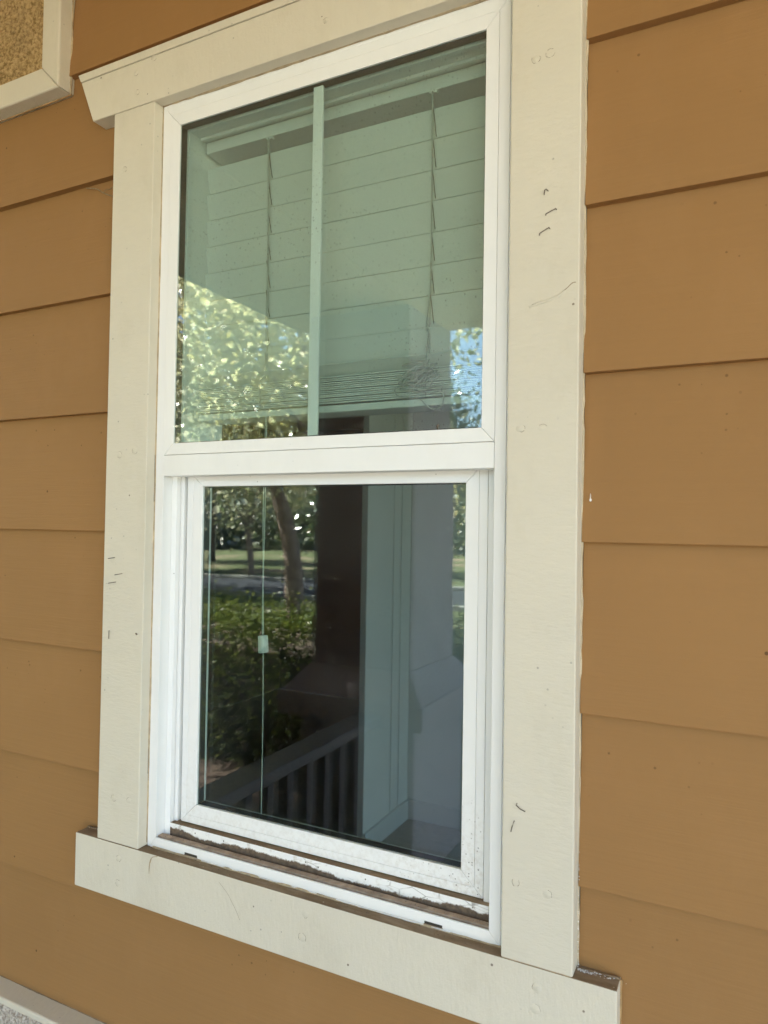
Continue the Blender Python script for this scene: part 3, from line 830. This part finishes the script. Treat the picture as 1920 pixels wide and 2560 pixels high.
box('beam', (-1.359, 2.3), (-2.59, -2.051), (2.701, 2.979), 'ceiling', roof, 0.006)
box('roof_lining', (-2.66, 2.3), (-3.05, -0.002), (2.981, 3.000), 'trim_out', roof, 0)
box('fascia', (-2.72, 2.3), (-3.12, -3.07), (3.001, 3.19), 'trim_out', roof, 0.006)
box('fascia', (-2.72, -2.67), (-3.065, 0.02), (3.001, 3.19), 'trim_out', roof, 0.006)
box('roof_deck', (-2.75, 2.35), (-3.15, 0.03), (3.191, 3.25), 'roof', roof, 0.004)

def column(x0, y0, label):
    w = 0.54
    c = thing('porch_column', (x0 + w / 2, y0 + w / 2, 0.0), label, 'column', None)
    box('shaft', (x0, x0 + w), (y0, y0 + w), (0.985, 2.698), 'column', c, 0.012)
    e = 0.04
    box('pedestal', (x0 - e, x0 + w + e), (y0 - e, y0 + w + e), (0.002, 0.748), 'column', c, 0.012)
    e = 0.12
    box('cap', (x0 - e, x0 + w + e), (y0 - e, y0 + w + e), (0.75, 0.868), 'column', c, 0.010)
    bm = bmesh.new()
    a = [bm.verts.new(p) for p in ((x0 - e + 0.01, y0 - e + 0.01, 0.861), (x0 + w + e - 0.01, y0 - e + 0.01, 0.861), (x0 + w + e - 0.01, y0 + w + e - 0.01, 0.861), (x0 - e + 0.01, y0 + w + e - 0.01, 0.861))]
    b = [bm.verts.new(p) for p in ((x0 - 0.002, y0 - 0.002, 0.990), (x0 + w + 0.002, y0 - 0.002, 0.990), (x0 + w + 0.002, y0 + w + 0.002, 0.990), (x0 - 0.002, y0 + w + 0.002, 0.990))]
    bm.faces.new(a[::-1]); bm.faces.new(b)
    for k in range(4): bm.faces.new((a[k], a[(k + 1) % 4], b[(k + 1) % 4], b[k]))
    link('shoulder', finish(bm, 'shoulder', 0.004), 'column', c)
    return c
column(-1.90, -2.59, 'square stucco porch column on a pedestal, reflected in the glass')

rail = thing('porch_railing', (-1.5, -1.0, 0.0), 'cream wooden porch railing between wall and column, reflected low in the glass', 'railing')
box('handrail', (-1.56, -1.44), (-1.92, -0.018), (0.77, 0.815), 'rail_paint', rail, 0.008)
box('bottom_rail', (-1.53, -1.47), (-1.92, -0.018), (0.09, 0.13), 'rail_paint', rail, 0.005)
bal0 = None
for k in range(14):
    y = -0.13 - k * 0.128
    if bal0 is None:
        bal0 = box('baluster', (-1.52, -1.48), (y, y + 0.04), (0.131, 0.769), 'rail_paint', rail, 0.003)
        yb = y
    else:
        o = bpy.data.objects.new('baluster', bal0.data); C.objects.link(o); o.parent = rail
        o.location = Vector(bal0.location) + Vector((0, y - yb, 0))

# ------------------------------------------------------------------ yard
def lawn_mat():
    t = NT('lawn')
    n = t.noise(0.35, 5, 0.6)
    n2 = t.noise(14, 4, 0.6)
    c = t.mix(t.ramp(n2, 0.35, 0.65), (0.035, 0.050, 0.020), (0.085, 0.092, 0.042))
    c = t.mix(t.math('MULTIPLY', t.ramp(n, 0.52, 0.64), 0.75), c, (0.21, 0.15, 0.11))
    t.principled(c, 0.9, t.bump(n2, 0.6, 0.05), 0.1)
    return t.m
M['lawn'] = lawn_mat()
M['asphalt'] = simple('asphalt', (0.030, 0.032, 0.037), 0.95, 0.2, 3, 0.3, 60, 0.03)
M['kerb'] = simple('kerb_concrete', (0.20, 0.195, 0.18), 0.9, 0.1, 3)
M['mulch'] = simple('bark_mulch', (0.05, 0.034, 0.026), 0.95, 0.4, 20, 0.7, 60, 0.1, 0.02)
M['bounce_ground'] = simple('pale_concrete', (0.27, 0.245, 0.215), 0.9, 0.1, 2, 0.2, 60)
GZ = -0.36
def sheet(name, x, y, z, mat):
    return struct(stuff_mesh(name, [(x[0], y[0], z), (x[1], y[0], z), (x[1], y[1], z), (x[0], y[1], z)], [(0, 1, 2, 3)], mat))
sheet('ground', (-300, 300), (-400, 250), GZ - 0.004, 'lawn')
sheet('street', (-200, 200), (-20.5, -15.6), GZ + 0.004, 'asphalt')
struct(box('kerb', (-200, 200), (-15.6, -15.42), (GZ - 0.05, GZ + 0.13), 'kerb', None, 0.02))
struct(box('kerb', (-200, 200), (-20.68, -20.5), (GZ - 0.05, GZ + 0.13), 'kerb', None, 0.02))
sheet('bounce_paving', (-1.0, 9.0), (-15.42, -2.77), GZ + 0.003, 'bounce_ground')  # added out of view: sunlit paving that bounces warm light to the ceiling
sheet('mulch_bed', (-9, -1.02), (-6.1, -2.77), GZ + 0.002, 'mulch')

def leaf_mat(name, a, b, tr, gloss=0.14):
    t = NT(name)
    oi = t.n('ShaderNodeNewGeometry').outputs['Random Per Island']
    c = t.mix(oi, a, b)
    d = t.n('ShaderNodeBsdfDiffuse', Color=c)
    tl = t.n('ShaderNodeBsdfTranslucent', Color=t.mix(oi, tuple(min(1, x * 1.6) for x in a), tuple(min(1, x * 1.7) for x in b)))
    g = t.n('ShaderNodeBsdfGlossy', Color=(0.9, 0.88, 0.85), Roughness=0.30)
    m1 = t.n('ShaderNodeMixShader', Fac=tr)
    t.t.links.new(d.outputs[0], m1.inputs[1]); t.t.links.new(tl.outputs[0], m1.inputs[2])
    m2 = t.n('ShaderNodeMixShader', Fac=gloss)
    t.t.links.new(m1.outputs[0], m2.inputs[1]); t.t.links.new(g.outputs[0], m2.inputs[2])
    t.t.links.new(m2.outputs[0], t.out.inputs[0])
    return t.m
M['leaf_green'] = leaf_mat('leaf_green', (0.11, 0.15, 0.05), (0.52, 0.49, 0.30), 0.42)
M['leaf_yellow'] = leaf_mat('leaf_yellow', (0.26, 0.24, 0.07), (0.78, 0.66, 0.36), 0.45)
M['leaf_pale'] = leaf_mat('leaf_pale', (0.20, 0.22, 0.11), (0.66, 0.60, 0.42), 0.42, 0.16)
M['leaf_dark'] = leaf_mat('leaf_dark', (0.024, 0.046, 0.014), (0.065, 0.085, 0.028), 0.25)
M['leaf_hedge'] = leaf_mat('leaf_hedge', (0.028, 0.048, 0.012), (0.13, 0.145, 0.028), 0.25, 0.015)
M['bark'] = simple('bark', (0.27, 0.205, 0.175), 0.95, 0.35, 10, 0.8, 30, 0.1, 0.02)
M['bark_dark'] = simple('bark_dark', (0.10, 0.075, 0.06), 0.95, 0.3, 10, 0.8, 30, 0.1, 0.02)

def leaves(name, centres, sigma, per, size, mat, parent, seed, flat=1.0):
    """leaf clumps: small pointed quads scattered round each clump centre"""
    g = np.random.default_rng(seed)
    cs = np.asarray(centres, float)
    n = len(cs) * per
    c = np.repeat(cs, per, 0) + g.normal(size=(n, 3)) * np.array([sigma, sigma, sigma * flat])
    d = g.normal(size=(n, 3)); d /= np.linalg.norm(d, axis=1, keepdims=True)
    e = g.normal(size=(n, 3)); e -= (e * d).sum(1, keepdims=True) * d; e /= np.linalg.norm(e, axis=1, keepdims=True)
    s = size * g.uniform(0.6, 1.35, (n, 1))
    V = np.empty((n, 4, 3))
    V[:, 0] = c - d * s * 0.5; V[:, 1] = c + e * s * 0.27; V[:, 2] = c + d * s * 0.5; V[:, 3] = c - e * s * 0.27
    me = bpy.data.meshes.new(name)
    me.vertices.add(n * 4); me.vertices.foreach_set('co', V.reshape(-1))
    me.loops.add(n * 4); me.loops.foreach_set('vertex_index', np.arange(n * 4, dtype=np.int32))
    me.polygons.add(n); me.polygons.foreach_set('loop_start', np.arange(0, n * 4, 4, dtype=np.int32))
    me.polygons.foreach_set('loop_total', np.full(n, 4, np.int32))
    me.update(calc_edges=True)
    return link(name, me, mat, parent)

def tree(base, path, r0, crown_c, crown_r, n_clump, per, size, leaf, bark, label, seed, sigma=0.45, group=None, limbs=9):
    g = np.random.default_rng(seed)
    t = thing('tree', base, label, 'tree', group)
    pts = smooth_path([Vector(base) + Vector(p) for p in path], 5)
    n = len(pts)
    bm = bmesh.new()
    tube(bm, pts, [r0 * (1.25 if k == 0 else 1.0 - 0.75 * k / (n - 1)) for k in range(n)], 10)
    cc = np.array(base) + np.array(crown_c)
    cr = np.array(crown_r)
    cl = []
    while len(cl) < n_clump:
        v = g.normal(size=3); v /= np.linalg.norm(v)
        q = g.uniform(0.35, 1.0) ** 0.6
        p = cc + v * cr * q * g.uniform(0.8, 1.1)
        if p[2] > base[2] + 0.5: cl.append(p)
    for k in range(limbs):
        a = pts[int(n * g.uniform(0.45, 0.95))]
        b = Vector(cl[int(g.integers(len(cl)))])
        m = a.lerp(b, 0.5) + Vector(g.normal(size=3) * 0.15)
        tube(bm, smooth_path([a, m, b], 3), [r0 * 0.32 * (1 - 0.8 * q / 6) for q in range(7)], 6)
    link('trunk', finish(bm, 'trunk', 0, smooth=True), bark, t)
    leaves('crown', cl, sigma, per, size, leaf, t, seed + 100)
    return t

# leaning tree near the porch
tree((-6.15, -8.3, GZ), [(0, 0, 0), (-0.10, 0, 1.6), (-0.45, 0.05, 2.8), (-0.95, 0.1, 4.2), (-1.2, 0.1, 5.6)], 0.17, (-0.2, 0.0, 5.3), (2.7, 2.6, 2.5), 170, 60, 0.16,
     'leaf_pale', 'bark', 'leaning tree with a pale trunk, reflected in the glass left of the column', 11, 0.42, None, 14)
# sunlit yellowing tree at the left
tree((-4.35, -6.5, GZ), [(0, 0, 0), (-0.05, 0, 1.8), (-0.35, 0, 3.2), (-0.7, 0, 5.2)], 0.12, (-0.75, 0.0, 4.7), (1.9, 1.8, 2.2), 105, 75, 0.115,
     'leaf_yellow', 'bark', 'yellowing leafy tree, its bright crown reflected low in the upper glass at left', 12, 0.27)
tree((-1.75, -8.9, GZ), [(0, 0, 0), (0.05, 0, 2.0), (0.0, 0, 3.8), (0.1, 0.1, 6.2)], 0.13, (-0.3, 0.0, 6.0), (2.3, 2.0, 1.9), 120, 60, 0.12,
     'leaf_green', 'bark_dark', 'slim tree beside the added paving, its low leaves across the reflected sky at right', 15, 0.36)
# small tree across the street
tree((-17.6, -22.3, GZ), [(0, 0, 0), (-0.1, 0, 1.2), (-0.25, 0, 2.2), (-0.3, 0, 4.0)], 0.16, (0.2, 0, 4.6), (2.6, 2.6, 2.4), 90, 60, 0.22,
     'leaf_green', 'bark', 'small pale-trunked tree across the street, reflected in the lower glass', 13, 0.5)
tree((-13.2, -27.0, GZ), [(0, 0, 0), (0.1, 0, 1.5), (0.1, 0, 3.0), (0.2, 0, 5.5)], 0.22, (0.1, 0, 5.8), (3.4, 3.2, 3.0), 110, 60, 0.26,
     'leaf_dark', 'bark_dark', 'dark tree on the far lawn beyond the leaning tree', 14, 0.55)
# trees added on the left to cast shade over the lawn and street
spots = [(-15.5, -7.0, 8.5), (-18.5, -12.0, 9.5), (-24.0, -9.0, 10.0), (-22.5, -23.5, 9.5), (-30.0, -22.0, 10.5), (-27.0, -31.0, 10.0), (-16.0, -14.6, 8.5), (-22.5, -14.8, 9.0)]
sl = ['green tree added to shade the near lawn, left of the porch', 'yellow-green tree added for shade between porch and street', 'dark tree added for shade far left on the near lawn', 'green tree added for shade across the street, nearest the kerb', 'yellow-green tree added for shade across the street, far left', 'dark tree added for shade on the far lawn behind the kerb trees', 'yellow-green verge tree added for shade, nearer the porch', 'dark verge tree added for shade, farther left along the kerb']
for k, (x, y, h) in enumerate(spots):
    tree((x, y, GZ), [(0, 0, 0), (0.1, 0, h * 0.3), (0.0, 0.1, h * 0.6), (0.1, 0, h * 0.9)], 0.2, (0, 0, h * 0.62), (3.6, 3.6, h * 0.30), 150, 60, 0.24,
         ['leaf_green', 'leaf_yellow', 'leaf_dark'][k % 3], 'bark_dark', sl[k], 20 + k, 0.6)
tree((-5.6, -1.4, GZ), [(0, 0, 0), (0.1, 0, 2.4), (0.2, -0.3, 4.6), (0.3, -0.5, 7.4)], 0.2, (0.4, -0.7, 6.7), (2.3, 2.5, 2.5), 380, 85, 0.13,
     'leaf_green', 'bark_dark', 'green tree added out of view beside the left end of the porch to block the sun', 33, 0.42)  # unseen dense crown added to keep sun off the column and railing
# backdrop of trees beyond the far lawn
gk = np.random.default_rng(5)
names = ['round dark tree', 'tall dark tree', 'broad green tree', 'loose yellow-green tree', 'low dense tree', 'wide leafy tree', 'narrow green tree', 'full crowned tree', 'dusky tree']
bk = 0
for x in np.arange(-78, -4, 8.2):
    y = -46 - gk.uniform(0, 16)
    h = gk.uniform(9.0, 13.0) * (0.72 if x > -26 else 1.0)
    tree((float(x), float(y), GZ), [(0, 0, 0), (0.1, 0, h * 0.3), (0.0, 0.1, h * 0.6), (0.1, 0, h * 0.9)], 0.3, (0, 0, h * 0.55), (4.6, 4.0, h * 0.46), 120, 50, 0.5,
         ['leaf_dark', 'leaf_green', 'leaf_dark', 'leaf_yellow'][bk % 4], 'bark_dark', names[bk % 9] + ' in the row behind the far lawn, ' + ['first', 'second', 'third', 'fourth', 'fifth', 'sixth', 'seventh', 'eighth', 'ninth', 'tenth'][bk] + ' from the left', 40 + bk, 0.9, 'trees behind the far lawn', 6)
    bk += 1

th = np.random.default_rng(17)
tc = [(th.uniform(-95, 2), -52 + th.normal() * 2.5, GZ + abs(th.normal()) * 2.2) for _ in range(700)]
tag(leaves('thicket', tc, 0.9, 40, 0.55, 'leaf_dark', None, 171), 'dense dark undergrowth closing the view behind the far lawn', 'undergrowth', kind='stuff')

# clipped hedge in front of the porch
hedge = thing('hedge', (-4.8, -5.0, GZ), 'clipped dark green hedge in front of the porch, reflected in the lower glass', 'hedge')
gh = np.random.default_rng(9)
cl = []
for _ in range(900):
    face = gh.integers(3)
    x = gh.uniform(-9, -1.2); y = gh.uniform(-5.4, -3.95); z = gh.uniform(GZ + 0.1, 0.72)
    if face == 0: z = 0.70 + gh.normal() * 0.04
    elif face == 1: y = -3.97 + gh.normal() * 0.04
    cl.append((x, y, z))
leaves('foliage', cl, 0.11, 90, 0.038, 'leaf_hedge', hedge, 91)
box('branch_core', (-8.9, -1.3), (-5.25, -4.10), (GZ, 0.60), 'bark_dark', hedge, 0.05)
